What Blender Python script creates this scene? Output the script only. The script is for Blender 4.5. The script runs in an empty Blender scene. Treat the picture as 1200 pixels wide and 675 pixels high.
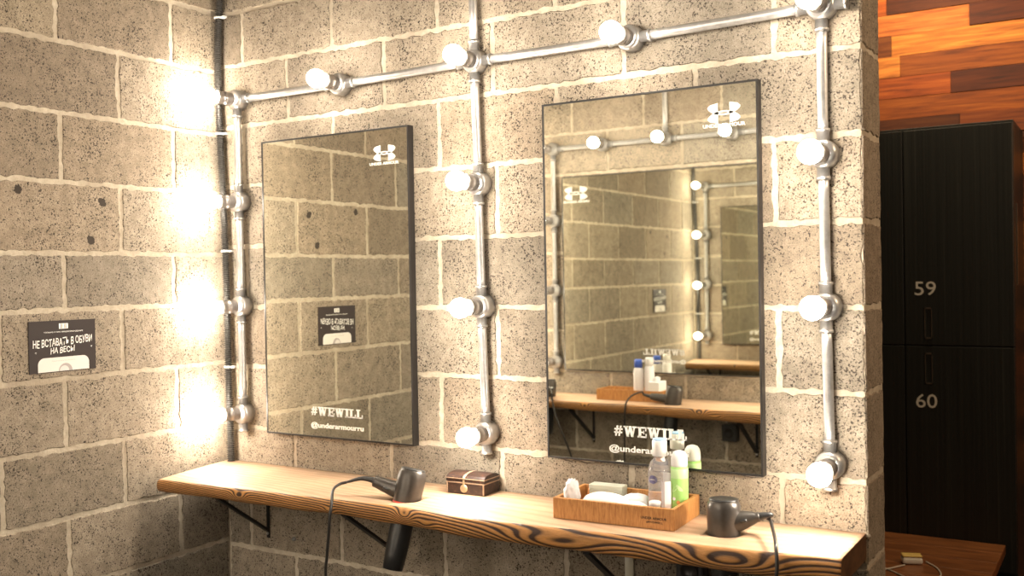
import bpy, bmesh, math, random
from mathutils import Vector, Matrix, noise
random.seed(7)
PI = math.pi
SC = bpy.context.scene
COL = SC.collection

# ------------------------------------------------------------------ materials
def mat(name, color=(.5, .5, .5), rough=.5, metal=0.0, **kw):
    m = bpy.data.materials.new(name); m.use_nodes = True
    b = m.node_tree.nodes['Principled BSDF']
    b.inputs['Base Color'].default_value = (*color, 1)
    b.inputs['Roughness'].default_value = rough
    b.inputs['Metallic'].default_value = metal
    for k, v in kw.items():
        b.inputs[k.replace('_', ' ')].default_value = v
    return m

class NT:
    def __init__(s, m):
        s.t = m.node_tree; s.b = s.t.nodes['Principled BSDF']
    def n(s, typ, **kw):
        nd = s.t.nodes.new(typ)
        for k, v in kw.items(): setattr(nd, k, v)
        return nd
    def link(s, a, b): s.t.links.new(a, b)
    def coord(s, scale=(1, 1, 1), out='Object'):
        c = s.n('ShaderNodeTexCoord'); mp = s.n('ShaderNodeMapping')
        mp.inputs['Scale'].default_value = scale
        s.link(c.outputs[out], mp.inputs['Vector']); return mp.outputs[0]
    def noise(s, vec, scale, detail=3, rough=.6, dist=0.0):
        nd = s.n('ShaderNodeTexNoise'); nd.inputs['Scale'].default_value = scale
        nd.inputs['Detail'].default_value = detail; nd.inputs['Roughness'].default_value = rough
        nd.inputs['Distortion'].default_value = dist
        s.link(vec, nd.inputs['Vector']); return nd.outputs['Fac']
    def ramp(s, fac, stops):
        r = s.n('ShaderNodeValToRGB'); e = r.color_ramp.elements
        while len(e) < len(stops): e.new(.5)
        for el, (p, c) in zip(e, stops):
            el.position = p; el.color = (*c, 1) if len(c) == 3 else c
        s.link(fac, r.inputs[0]); return r.outputs[0]
    def math(s, op, a, b=None, c=None):
        nd = s.n('ShaderNodeMath', operation=op)
        for i, v in enumerate((a, b, c)):
            if v is None: continue
            if isinstance(v, (int, float)): nd.inputs[i].default_value = v
            else: s.link(v, nd.inputs[i])
        return nd.outputs[0]
    def mix(s, fac, a, b, blend='MIX'):
        nd = s.n('ShaderNodeMix', data_type='RGBA', blend_type=blend)
        if isinstance(fac, (int, float)): nd.inputs[0].default_value = fac
        else: s.link(fac, nd.inputs[0])
        for i, v in ((6, a), (7, b)):
            if isinstance(v, tuple): nd.inputs[i].default_value = (*v, 1)
            else: s.link(v, nd.inputs[i])
        return nd.outputs[2]
    def bump(s, h, strength=.5, dist=.002):
        nd = s.n('ShaderNodeBump'); nd.inputs['Strength'].default_value = strength
        nd.inputs['Distance'].default_value = dist
        s.link(h, nd.inputs['Height']); s.link(nd.outputs[0], s.b.inputs['Normal'])
    def color(s, c): s.link(c, s.b.inputs['Base Color'])

g = lambda v: (v, v, v)

CHIPS = [(.003, -.743, 1.754), (.003, -.474, 1.733), (.003, -.515, 1.619)]
def m_block():
    m = mat('concrete_block', rough=.93); t = NT(m)
    v = t.coord()
    base = t.ramp(t.noise(v, 26, 6, .72), [(.25, (.200, .162, .118)), (.5, (.295, .243, .182)), (.78, (.41, .345, .265))])
    att = t.n('ShaderNodeVertexColor', layer_name='tint')
    base = t.mix(1, base, att.outputs[0], 'MULTIPLY')
    grain = t.noise(v, 330, 3, .7)
    base = t.mix(1, base, t.ramp(grain, [(.3, g(.55)), (.52, g(1.0)), (.72, g(1.38))]), 'MULTIPLY')
    pitn = t.noise(v, 210, 2, .6, .4)
    mask = t.noise(v, 7, 3, .6)
    thr = t.math('MULTIPLY_ADD', mask, .24, .275)
    pit = t.math('LESS_THAN', pitn, thr)
    for c0 in CHIPS:
        ds = t.n('ShaderNodeVectorMath', operation='DISTANCE'); t.link(v, ds.inputs[0]); ds.inputs[1].default_value = c0
        lim = t.math('MULTIPLY_ADD', t.noise(v, 60, 2), .022, .001)
        pit = t.math('MAXIMUM', pit, t.math('LESS_THAN', ds.outputs['Value'], lim))
    base = t.mix(pit, base, (.040, .030, .022))
    t.color(base)
    h = t.math('SUBTRACT', t.math('MULTIPLY', grain, .6), t.math('MULTIPLY', pit, .8))
    t.bump(h, .7, .003)
    return m

def m_mortar():
    m = mat('mortar', rough=.95); t = NT(m); v = t.coord()
    c = t.ramp(t.noise(v, 45, 6, .75), [(.25, (.36, .305, .23)), (.5, (.52, .455, .355)), (.8, (.66, .60, .49))])
    t.color(t.mix(t.ramp(t.noise(v, 3.5, 4, .7), [(.42, g(0)), (.60, g(.75))]), c, (.345, .285, .215)))
    t.bump(t.noise(v, 120, 5, .7), .8, .004)
    return m

def wood_field(t, v, knots=True):
    """long annual rings along X with knots and cathedral loops"""
    sp = t.n('ShaderNodeSeparateXYZ'); t.link(v, sp.inputs[0])
    x, y, z = sp.outputs
    wob = t.noise(v2 := t.coord((1.0, 4, 7)), 1.6, 2, .45)
    dens = t.math('MAXIMUM', t.math('MULTIPLY_ADD', x, -72, 205.), 78.)     # rings per metre, tighter to the left
    u = t.math('ADD', z, t.math('MULTIPLY', y, .22))
    f = t.math('MULTIPLY', u, dens)
    f = t.math('ADD', f, t.math('MULTIPLY', wob, 4.2))
    for kx, kz, w, h, a in ((.40, -.024, .030, .014, 3.6), (.985, -.022, .032, .017, 3.4), (1.06, -.036, .035, .014, 1.6), (.73, -.035, .02, .012, 1.6), (1.865, -.034, .115, .027, 4.6), (1.42, -.046, .15, .030, 4.2)):
        if not knots: a *= .0
        elif False: pass
        dx = t.math('DIVIDE', t.math('SUBTRACT', x, kx), w); dz = t.math('DIVIDE', t.math('SUBTRACT', z, kz), h)
        r2 = t.math('ADD', t.math('MULTIPLY', dx, dx), t.math('MULTIPLY', dz, dz))
        e = t.math('POWER', 2.718, t.math('MULTIPLY', r2, -1.0))
        f = t.math('ADD', f, t.math('MULTIPLY', e, a))
    return f, x

def m_slab(name, dark, mid, light, contrast):
    m = mat(name, rough=.55); t = NT(m); v = t.coord()
    f, x = wood_field(t, v, 'edge' in name)
    fr = t.math('FRACT', f)
    band = t.ramp(fr, [(0, g(0)), (.22, g(0.0)), (.40, g(.8)), (.7, g(1)), (.86, g(.75)), (.97, g(0))])
    c = t.mix(t.math('MULTIPLY', band, 1.0), dark, light)
    c = t.mix(contrast, mid, c)
    fib = t.noise(t.coord((5, 90, 90)), 5, 4, .7)
    c = t.mix(1, c, t.ramp(fib, [(.3, g(.78)), (.6, g(1.08))]), 'MULTIPLY')
    blot = t.noise(v, 5, 3)
    c = t.mix(1, c, t.ramp(blot, [(.3, g(.85)), (.7, g(1.12))]), 'MULTIPLY')
    t.color(c); t.bump(t.math('ADD', band, fib), .7 if 'edge' in name else .25, .002)
    return m

def m_wood(name, stops, scale=(2, 30, 30), rough=.5, ns=4, tint=False, bump=.2):
    m = mat(name, rough=rough); t = NT(m); v = t.coord(scale)
    c = t.ramp(t.noise(v, ns, 5, .65, .6), stops)
    if tint:
        att = t.n('ShaderNodeVertexColor', layer_name='tint')
        c = t.mix(1, c, att.outputs[0], 'MULTIPLY')
    t.color(c); t.bump(t.noise(v, ns * 2, 4), bump, .001)
    return m

def m_metal(name, c, rough, metal=1.0, var=.25):
    m = mat(name, c, rough, metal); t = NT(m); v = t.coord()
    nz = t.noise(v, 60, 4, .7)
    t.color(t.mix(1, c, t.ramp(nz, [(.3, g(1 - var)), (.7, g(1))]), 'MULTIPLY'))
    r = t.math('MULTIPLY_ADD', nz, .25, rough - .12); t.link(r, t.b.inputs['Roughness'])
    return m

M = {}
M['block'] = m_block(); M['mortar'] = m_mortar()
M['slab_face'] = m_slab('slab_edge_wood', (.040, .014, .005), (.45, .24, .10), (.52, .245, .068), 1.0)
M['slab_top'] = m_slab('slab_top_wood', (.38, .22, .12), (.56, .375, .24), (.60, .41, .265), .4)
M['slab_end'] = m_wood('slab_end_grain', [(.3, (.05, .025, .012)), (.7, (.16, .085, .04))], (40, 6, 12))
M['tray'] = m_wood('tray_wood', [(.3, (.30, .12, .03)), (.55, (.50, .24, .075)), (.75, (.60, .32, .12))], (60, 60, 8), .45)
M['burnt'] = mat('burnt_ink', (.035, .02, .012), .7)
M['galv'] = m_metal('galvanised_steel', (.60, .59, .58), .36, .85)
M['cast'] = m_metal('cast_zinc', (.55, .54, .53), .34, .9)
M['socketm'] = m_metal('socket_metal', (.42, .39, .37), .3, .85)
M['mirror'] = mat('mirror_glass', (.88, .885, .80), 0.0, 1.0)
M['frame'] = mat('black_frame', (.012, .010, .009), .4)
M['decal'] = mat('white_vinyl', (.92, .91, .88), .5)
M['black_rubber'] = mat('black_cable', (.02, .018, .017), .35)
M['flex'] = mat('black_flexible_plastic', (.035, .032, .028), .5)
M['white_plastic'] = mat('white_plastic', (.86, .86, .85), .35)
M['gun'] = m_metal('gunmetal_plastic', (.085, .076, .068), .34, .55)
M['dark_plastic'] = mat('dark_plastic', (.02, .02, .02), .35)
M['red'] = mat('red_trim', (.55, .035, .02), .4)
M['bracket'] = mat('black_bracket_steel', (.012, .011, .011), .5, .3)
M['grey_strip'] = mat('pale_painted_steel', (.62, .60, .50), .5, .1)
M['poster'] = mat('poster_black', (.030, .021, .019), .5, 0, Specular_IOR_Level=.25)
M['locker'] = None
M['pod'] = mat('charger_white', (.82, .8, .72), .3)
M['podtop'] = mat('charger_yellow_top', (.72, .52, .16), .35)
M['cable_white'] = mat('white_cable', (.55, .5, .42), .4)
M['green'] = mat('green_can', (.42, .80, .24), .3)
M['green_pale'] = mat('pale_green_print', (.62, .88, .45), .35)
M['orange_print'] = mat('orange_print', (.80, .36, .12), .4)
M['blue_cap'] = mat('pale_blue_cap', (.36, .58, .86), .3)
M['navy'] = mat('navy_badge', (.03, .025, .22), .35)
M['label_white'] = mat('label_white', (.85, .83, .85), .4)
M['clear'] = mat('clear_plastic', (.93, .97, .87), .3, 0, Transmission_Weight=.5, IOR=1.15)
M['liquid'] = mat('micellar_water', (.93, .90, .93), .05, 0, Transmission_Weight=.85, IOR=1.15)
M['film'] = mat('white_film', (.93, .93, .95), .3, 0, Transmission_Weight=.35, IOR=1.2)
M['paper'] = mat('white_paper', (.93, .94, .95), .7)
M['jar_blue'] = mat('blue_print', (.12, .38, .72), .4)
M['ball'] = mat('orange_wood_ball', (.62, .27, .09), .5)
M['opp_blue'] = mat('blue_liquid_cap', (.06, .13, .55), .3)

def m_chest():
    m = mat('chest_leather', rough=.4); t = NT(m); v = t.coord()
    t.color(t.ramp(t.noise(v, 70, 5, .7), [(.35, (.012, .006, .005)), (.55, (.032, .014, .010)), (.75, (.10, .045, .024))]))
    t.bump(t.noise(v, 160, 3), .4, .001); return m
M['chest'] = m_chest()
M['chest_trim'] = m_metal('worn_pale_trim', (.48, .34, .24), .4, .35, .5)
M['brass'] = m_metal('aged_brass', (.60, .47, .30), .4, .6, .4)

def m_locker():
    m = mat('black_stained_board', rough=.5); t = NT(m)
    v = t.coord((26, 6, .25))
    n1 = t.noise(v, 3, 4, .6)
    t.color(t.ramp(n1, [(.35, (.006, .007, .006)), (.6, (.012, .013, .011)), (.75, (.03, .031, .026))]))
    t.bump(n1, .5, .003); return m
M['locker'] = m_locker()
M['number'] = mat('number_vinyl', (.62, .59, .52), .5)
M['handle'] = mat('locker_handle_steel', (.28, .24, .2), .3, .9)
M['plank'] = m_wood('orange_plank', [(.28, (.17, .045, .008)), (.5, (.50, .155, .022)), (.74, (.78, .31, .055))], (1.2, 9, 22), .75, 3, True)
M['bench'] = m_wood('bench_wood', [(.3, (.10, .035, .012)), (.6, (.24, .09, .03)), (.8, (.34, .14, .05))], (2, 14, 14), .35, 3)
def m_plain(name, c, c2, s=8):
    m = mat(name, rough=.85); t = NT(m); v = t.coord()
    t.color(t.ramp(t.noise(v, s, 5), [(.3, c), (.7, c2)])); return m
M['floor'] = m_plain('floor_concrete', (.05, .045, .04), (.09, .08, .07), 5)
M['ceiling'] = m_plain('ceiling_paint', (.20, .19, .17), (.26, .24, .22), 3)
M['plaster'] = m_plain('dark_plaster', (.09, .08, .07), (.13, .11, .10), 3)
BULB = 210.0
mb = bpy.data.materials.new('lit_bulb'); mb.use_nodes = True
_b = mb.node_tree.nodes['Principled BSDF']
_b.inputs['Base Color'].default_value = (.9, .9, .9, 1)
_b.inputs['Emission Color'].default_value = (1, .89, .745, 1)
_b.inputs['Emission Strength'].default_value = BULB
M['bulb'] = mb
mb2 = mb.copy(); mb2.name = 'lit_bulb_strong'; mb2.node_tree.nodes['Principled BSDF'].inputs['Emission Strength'].default_value = BULB * 1.35

# ------------------------------------------------------------------ mesh helpers
def frame_of(d):
    d = Vector(d).normalized()
    a = Vector((0, 0, 1)) if abs(d.z) < .9 else Vector((1, 0, 0))
    x = a.cross(d).normalized(); return x, d.cross(x).normalized(), d

def add_box(bm, lo, hi, mi=0, mtx=None):
    vs = []
    for z in (lo[2], hi[2]):
        for x, y in ((lo[0], lo[1]), (hi[0], lo[1]), (hi[0], hi[1]), (lo[0], hi[1])):
            p = Vector((x, y, z)); vs.append(bm.verts.new(mtx @ p if mtx else p))
    fs = []
    for f in ((3, 2, 1, 0), (4, 5, 6, 7), (0, 1, 5, 4), (1, 2, 6, 5), (2, 3, 7, 6), (3, 0, 4, 7)):
        fc = bm.faces.new([vs[i] for i in f]); fc.material_index = mi; fs.append(fc)
    return vs, fs

def add_lathe(bm, prof, origin=(0, 0, 0), axis=(0, 0, 1), seg=24, mi=0, sx=1, sy=1, smooth=True):
    """prof: list of (r, h)"""
    X, Y, Z = frame_of(axis); o = Vector(origin); rings = []
    for r, h in prof:
        if r < 1e-6:
            rings.append([bm.verts.new(o + Z * h)])
        else:
            rings.append([bm.verts.new(o + Z * h + X * (r * sx * math.cos(a)) + Y * (r * sy * math.sin(a)))
                          for a in [2 * PI * i / seg for i in range(seg)]])
    for A, B in zip(rings[:-1], rings[1:]):
        for i in range(seg):
            j = (i + 1) % seg
            if len(A) == 1 and len(B) == 1: continue
            if len(A) == 1: vs = [A[0], B[j], B[i]][::-1]
            elif len(B) == 1: vs = [A[i], A[j], B[0]]
            else: vs = [A[i], A[j], B[j], B[i]]
            f = bm.faces.new(vs); f.material_index = mi; f.smooth = smooth
    for R, rev in ((rings[0], True), (rings[-1], False)):
        if len(R) > 1:
            f = bm.faces.new(R[::-1] if rev else R); f.material_index = mi

def catmull(pts, n=8):
    P = [Vector(p) for p in pts]; P = [2 * P[0] - P[1]] + P + [2 * P[-1] - P[-2]]; out = []
    for i in range(1, len(P) - 2):
        for k in range(n):
            t = k / n; a, b, c, d = P[i - 1:i + 3]
            out.append(.5 * ((2 * b) + (c - a) * t + (2 * a - 5 * b + 4 * c - d) * t * t + (3 * b - a - 3 * c + d) * t ** 3))
    out.append(P[-2]); return out

def add_tube(bm, pts, rad, seg=10, mi=0):
    P = [Vector(p) for p in pts]; n = len(P)
    R = rad if isinstance(rad, (list, tuple)) else [rad] * n
    T = [(P[min(i + 1, n - 1)] - P[max(i - 1, 0)]).normalized() for i in range(n)]
    X, Y, Z = frame_of(T[0]); rings = []
    for i in range(n):
        X = (X - T[i] * X.dot(T[i])).normalized(); Y = T[i].cross(X)
        rings.append([bm.verts.new(P[i] + (X * math.cos(a) + Y * math.sin(a)) * R[i]) for a in [2 * PI * k / seg for k in range(seg)]])
    for A, B in zip(rings[:-1], rings[1:]):
        for i in range(seg):
            j = (i + 1) % seg
            f = bm.faces.new([A[i], A[j], B[j], B[i]]); f.smooth = True; f.material_index = mi
    bm.faces.new(rings[0][::-1]).material_index = mi; bm.faces.new(rings[-1]).material_index = mi

def obj(name, bm, mats, parent=None, bevel=0, seg=2, smooth_angle=None):
    me = bpy.data.meshes.new(name)
    bmesh.ops.recalc_face_normals(bm, faces=bm.faces[:]) if bevel is not None else None
    bm.to_mesh(me); bm.free()
    o = bpy.data.objects.new(name, me); COL.objects.link(o)
    for m in (mats if isinstance(mats, (list, tuple)) else [mats]): me.materials.append(m)
    if parent: o.parent = parent
    if bevel:
        md = o.modifiers.new('bevel', 'BEVEL'); md.width = bevel; md.segments = seg; md.limit_method = 'ANGLE'; md.angle_limit = .6
    return o

def tag(o, label=None, cat=None, group=None, kind=None):
    if label: o['label'] = label
    if cat: o['category'] = cat
    if group: o['group'] = group
    if kind: o['kind'] = kind
    return o

def thing(name, label, cat, loc=(0, 0, 0), group=None, rot=(0, 0, 0)):
    o = bpy.data.objects.new(name, None); COL.objects.link(o)
    o.empty_display_size = .05; o.location = loc; o.rotation_euler = rot
    return tag(o, label, cat, group)

def bx(lo, hi):
    bm = bmesh.new(); add_box(bm, lo, hi); return bm

def kids(o): return [c for c in bpy.data.objects if c.parent == o]
def copy_tree(o, parent=None):
    c = o.copy(); COL.objects.link(c); c.parent = parent
    for ch in kids(o): copy_tree(ch, c)
    return c

def text_obj(name, s, height, m, parent, loc, rot, bold=0.0, width=None, extrude=.0003, shear=0.0, rand=0.0):
    cu = bpy.data.curves.new(name + '_c', 'FONT'); cu.body = s; cu.size = 1; cu.offset = bold; cu.extrude = 0; cu.shear = shear
    cu.align_x = 'LEFT'; cu.resolution_u = 3
    t = bpy.data.objects.new(name + '_t', cu); COL.objects.link(t)
    bpy.context.view_layer.update()
    dg = bpy.context.evaluated_depsgraph_get()
    me = bpy.data.meshes.new_from_object(t.evaluated_get(dg))
    bpy.data.objects.remove(t); bpy.data.curves.remove(cu)
    me.name = name
    xs = [v.co.x for v in me.vertices]; ys = [v.co.y for v in me.vertices]
    x0, x1, y0, y1 = min(xs), max(xs), min(ys), max(ys)
    sy = height / (y1 - y0); sx = width / (x1 - x0) if width else sy
    for v in me.vertices:
        v.co = Vector(((v.co.x - (x0 + x1) / 2) * sx, (v.co.y - (y0 + y1) / 2) * sy, extrude))
        if rand: v.co.y += rand * math.sin(v.co.x * 190)
    me.materials.clear(); me.materials.append(m)
    o = bpy.data.objects.new(name, me); COL.objects.link(o); o.parent = parent
    o.location = loc; o.rotation_euler = rot
    return o

# ------------------------------------------------------------------ block walls
ZB = {0: 2.390, 1: 2.214, 2: 2.0075, 3: 1.8071, 4: 1.6035, 5: 1.4014, 6: 1.2015, 7: .9957, 8: .800, 9: .5913, 10: .4, 11: .2, 12: 0.0, -1: 2.6, -2: 2.8, -3: 3.0}
ZL = {0: 2.395, 1: 2.193, 2: 1.9858, 3: 1.7847, 4: 1.5787, 5: 1.4138, 6: 1.2132, 7: 1.0092, 8: .8081, 9: .6062, 10: .4, 11: .2, 12: 0.0, -1: 2.6, -2: 2.8, -3: 3.0}
DEPTH = .003

def block_patch(bm, O, U, V, N, u0, u1, v0, v1, lay, jag=.004):
    """one raised block face with a worn outline on the wall plane"""
    O, U, V, N = map(Vector, (O, U, V, N))
    m = .0055 + .0012 * noise.noise(Vector((u0 * 3, v0 * 5, 1)))
    u0 += m; u1 -= m; v0 += m; v1 -= m
    if u1 - u0 < .015: return
    tint = random.uniform(.86, 1.12); warm = random.uniform(-.015, .02)
    col = (tint * (1 + warm), tint, tint * (1 - warm), 1)
    def outline(inset, jg, seed):
        a0, a1, b0, b1 = u0 + inset, u1 - inset, v0 + inset, v1 - inset
        pts = []; nu = max(2, int((u1 - u0) / .013)); nv = max(2, int((v1 - v0) / .013))
        for i in range(nu): pts.append((a0 + (a1 - a0) * i / nu, b0, 0, -1))
        for i in range(nv): pts.append((a1, b0 + (b1 - b0) * i / nv, 1, 0))
        for i in range(nu): pts.append((a1 - (a1 - a0) * i / nu, b1, 0, 1))
        for i in range(nv): pts.append((a0, b1 - (b1 - b0) * i / nv, -1, 0))
        out = []
        for k, (a, b, na, nb) in enumerate(pts):
            w = O + U * a + V * b
            d = noise.noise(w * 42) * jg * 1.6 + noise.noise(w * 130 + Vector((9, 3, 1))) * jg
            out.append((a + na * d, b + nb * d))
        return out
    A = outline(0, jag, 0); B = outline(.0035, jag, 0)
    va = [bm.verts.new(O + U * a + V * b - N * .003) for a, b in A]
    vb = [bm.verts.new(O + U * a + V * b + N * DEPTH) for a, b in B]
    n = len(va); fs = []
    for i in range(n):
        j = (i + 1) % n; fs.append(bm.faces.new([va[i], va[j], vb[j], vb[i]]))
    fs.append(bm.faces.new(vb))
    for f in fs:
        f.material_index = 0
        for l in f.loops: l[lay] = col

def block_wall(bm, lay, O, U, N, length, Z, joints, v=(0, 0, 1)):
    V = Vector(v)
    ks = sorted(Z)
    for ka, kb in zip(ks[:-1], ks[1:]):
        J = sorted(joints(ka))
        cuts = [0] + [j for j in J if .02 < j < length - .02] + [length]
        for a, b in zip(cuts[:-1], cuts[1:]):
            block_patch(bm, O, U, V, N, a, b, Z[kb], Z[ka], lay)

def mortar_grid(bm, O, U, V, N, w, h, off=0.0, step=.02):
    """rough mortar skin behind the blocks"""
    O, U, V, N = map(Vector, (O, U, V, N)); nu = int(w / step) + 1; nv = int(h / step) + 1; g_ = []
    for i in range(nu + 1):
        row = []
        for j in range(nv + 1):
            a = w * i / nu; b = h * j / nv; p = O + U * a + V * b
            e = 0 if i in (0, nu) or j in (0, nv) else 1
            row.append(bm.verts.new(p + N * (off + e * .0016 * (noise.noise(p * 38) + .6 * noise.noise(p * 90)))))
        g_.append(row)
    for i in range(nu):
        for j in range(nv):
            f = bm.faces.new([g_[i][j], g_[i + 1][j], g_[i + 1][j + 1], g_[i][j + 1]]); f.material_index = 1; f.smooth = True

H = 2.9
def clipz(Z):
    Z = dict(Z); Z[-3] = 3.0
    Z[-2] = H - .11 if False else 2.8
    Z[-3] = H
    return Z
ZBc, ZLc = clipz(ZB), clipz(ZL)
XE = 2.11; LD = 2.215

def new_wall(name, build):
    bm = bmesh.new(); lay = bm.loops.layers.color.new('tint'); build(bm, lay)
    return tag(obj(name, bm, [M['block'], M['mortar']], bevel=None), kind='structure')

def b_back(bm, lay):
    block_wall(bm, lay, (0, 0, 0), (1, 0, 0), (0, -1, 0), XE + .008, ZBc,
               lambda k: [XE - .2 * m + random.uniform(-.006, .006) for m in (range(1, 11, 2) if k % 2 else range(2, 12, 2))])
    mortar_grid(bm, (0, 0, 0), (1, 0, 0), (0, 0, 1), (0, -1, 0), XE, H)
    # end of the wall
    block_wall(bm, lay, (XE, -.008, 0), (0, 1, 0), (1, 0, 0), .198, ZBc, lambda k: [])
    mortar_grid(bm, (XE, 0, 0), (0, 1, 0), (0, 0, 1), (1, 0, 0), .19, H)
    # rear face
    block_wall(bm, lay, (XE, .19, 0), (-1, 0, 0), (0, 1, 0), XE, ZBc, lambda k: [.2 * m for m in (range(1, 11, 2) if k % 2 else range(2, 12, 2))])
    mortar_grid(bm, (XE, .19, 0), (-1, 0, 0), (0, 0, 1), (0, 1, 0), XE, H)
new_wall('wall_back', b_back)

def b_left(bm, lay):
    # runs from the opposite corner (u = 0) to the near corner
    jl = lambda k: [LD - (.009 + .2 * m) + random.uniform(-.005, .005) for m in (range(2, 12, 2) if k % 2 else range(1, 12, 2))]
    block_wall(bm, lay, (0, -LD, 0), (0, 1, 0), (1, 0, 0), LD, ZLc, jl)
    mortar_grid(bm, (0, -LD, 0), (0, 1, 0), (0, 0, 1), (1, 0, 0), LD, H)
new_wall('wall_left', b_left)

def b_opp(bm, lay):
    block_wall(bm, lay, (XE, -LD, 0), (-1, 0, 0), (0, 1, 0), XE, ZBc, lambda k: [XE - j for j in ([.4 * i for i in range(1, 6)] if k % 2 else [.2 + .4 * i for i in range(0, 5)])])
    mortar_grid(bm, (XE, -LD, 0), (-1, 0, 0), (0, 0, 1), (0, 1, 0), XE, H)
    block_wall(bm, lay, (XE, -LD - .19, 0), (0, 1, 0), (1, 0, 0), .19, ZBc, lambda k: [])
    mortar_grid(bm, (XE, -LD - .19, 0), (0, 1, 0), (0, 0, 1), (1, 0, 0), .19, H)
new_wall('wall_opposite', b_opp)

# the rest of the shell
def struct(name, bm, m): return tag(obj(name, bm, m), kind='structure')
struct('floor', bx((-.2, -3.6, -.1), (4.6, 2.6, 0)), M['floor'])
struct('ceiling', bx((-.2, -3.6, H), (4.6, 2.6, H + .1)), M['ceiling'])
struct('wall_right', bx((4.4, -3.5, 0), (4.5, 2.5, H)), M['plaster'])
struct('wall_rear', bx((-.1, -3.5, 0), (4.4, -3.4, H)), M['plaster'])
struct('wall_side', bx((-.2, .2, 0), (-.1, 2.5, H)), M['plaster'])

# wood clad far wall
def far_wall():
    bm = bmesh.new(); lay = bm.loops.layers.color.new('tint')
    rnd = random.Random(5)
    def addp(x0, x1, z0, z1, d, col):
        vs, fs = add_box(bm, (x0, 2.35 - d, z0), (x1, 2.37, z1))
        for f in fs:
            for l in f.loops: l[lay] = col
    z = 0.0; row = 0
    while z < H - .01:
        h = .094; x = -.1 - rnd.uniform(0, .5)
        while x < 4.4:
            L = rnd.uniform(.35, .95)
            t = rnd.choice([.45, .6, .75, .9, 1.05, 1.2, 1.45]); t *= rnd.uniform(.9, 1.1)
            col = (t, t * rnd.uniform(.80, 1.0) * (.75 + .25 * min(1, t)), t * rnd.uniform(.6, 1.0) * (.6 + .4 * min(1, t)), 1)
            addp(max(x, -.1), min(x + L, 4.4) - .0015, z, min(z + h, H) - .0015, rnd.uniform(.0, .012), col)
            x += L
        z += h; row += 1
    add_box(bm, (-.1, 2.37, 0), (4.4, 2.47, H))
    tag(obj('wall_far', bm, M['plank']), kind='structure')
far_wall()

# ------------------------------------------------------------------ wall lamps and steel pipes
def lamp(loc, label, dirs, sign=-1, group='lit bulbs on the mirror wall', lean=(0, 0)):
    """junction box on the wall plane, socket and globe standing out; sign -1 looks to -y"""
    t = thing('wall_lamp', label, 'wall lamp', loc, group)
    ax = (0, sign, 0)
    bm = bmesh.new()
    add_lathe(bm, [(.031, 0), (.0335, .003), (.0335, .034), (.031, .040), (.025, .044), (0, .045)], axis=ax, seg=28)
    obj('junction_box', bm, M['cast'], t)
    for d in dirs:
        bm = bmesh.new()
        dv = Vector(d); o = Vector((0, sign * .023, 0)) + dv * .03
        add_lathe(bm, [(.0145, 0), (.0145, .022), (.0165, .0225), (.0165, .029), (.0125, .0295)], o, dv, 18)
        obj('pipe_spout', bm, M['cast'], t)
    la = Vector((lean[0], sign, lean[1])).normalized()
    bm = bmesh.new()
    add_lathe(bm, [(.021, .040), (.0215, .045), (.0215, .058), (.0232, .060), (.0232, .066), (.0215, .068), (.0215, .084), (.024, .086), (.024, .092), (.016, .094)], axis=la, seg=24)
    obj('lamp_socket', bm, M['socketm'], t)
    bm = bmesh.new(); pr = [(.0150, .090), (.0175, .094)]
    R = .0275; cz = .124
    for i in range(2, 15):
        a = PI * i / 15; pr.append((R * math.sin(a), cz - R * 1.12 * math.cos(a)))
    pr.append((0, cz + R * 1.12)); pr = [p for p in pr]
    add_lathe(bm, pr, axis=la, seg=20)
    obj('light_bulb', bm, M['bulb'], t)
    return t

L_, R_, U_, D_ = (-1, 0, 0), (1, 0, 0), (0, 0, 1), (0, 0, -1)
G1 = 'lit bulbs on the mirror wall'
cx, mx, rx = .106, 1.065, 2.029
ZR = [2.092, 1.752, 1.405, 1.045]
near = [
 (cx, ZR[0], [R_, D_], 'lit bulb on round steel box at top of the corner pipe, beside black conduit'),
 (cx, ZR[1], [U_, D_], 'lit bulb second from the top on the corner pipe, left of the left mirror'),
 (cx, ZR[2], [U_, D_], 'lit bulb third from the top on the corner pipe, level with the black poster'),
 (cx, ZR[3], [U_, D_], 'lowest lit bulb on the corner pipe, just above the left end of the shelf'),
 (.557, 2.092, [L_, R_], 'lit bulb on the top pipe directly above the left mirror'),
 (mx - .006, 2.098, [L_, R_, U_, D_], 'lit bulb where the top pipe crosses the pipe between the two mirrors'),
 (mx, 1.752, [U_, D_], 'lit bulb between the mirrors, first one below the pipe crossing'),
 (mx + .004, 1.405, [U_, D_], 'lit bulb between the mirrors, second one below the pipe crossing'),
 (mx + .012, 1.045, [U_, D_], 'lowest lit bulb between the mirrors, above the small dark chest'),
 (1.542, 2.097, [L_, R_], 'lit bulb on the top pipe directly above the right mirror'),
 (rx, 2.104, [L_, R_, D_], 'lit bulb at the top right pipe corner near the wall end'),
 (rx, 1.760, [U_, D_], 'lit bulb on the rightmost pipe, level with the top of the right mirror'),
 (rx + .002, 1.404, [U_, D_], 'lit bulb on the rightmost pipe, beside the middle of the right mirror'),
 (rx + .006, 1.035, [U_, D_], 'lowest lit bulb on the rightmost pipe, above the shelf end'),
]
for i, (x, z, dirs, lab) in enumerate(near):
    lamp((x, -DEPTH, z), lab, dirs, -1, G1, (-.27 if x < .2 else random.uniform(-.06, .02), random.uniform(-.04, .03)))

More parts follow.
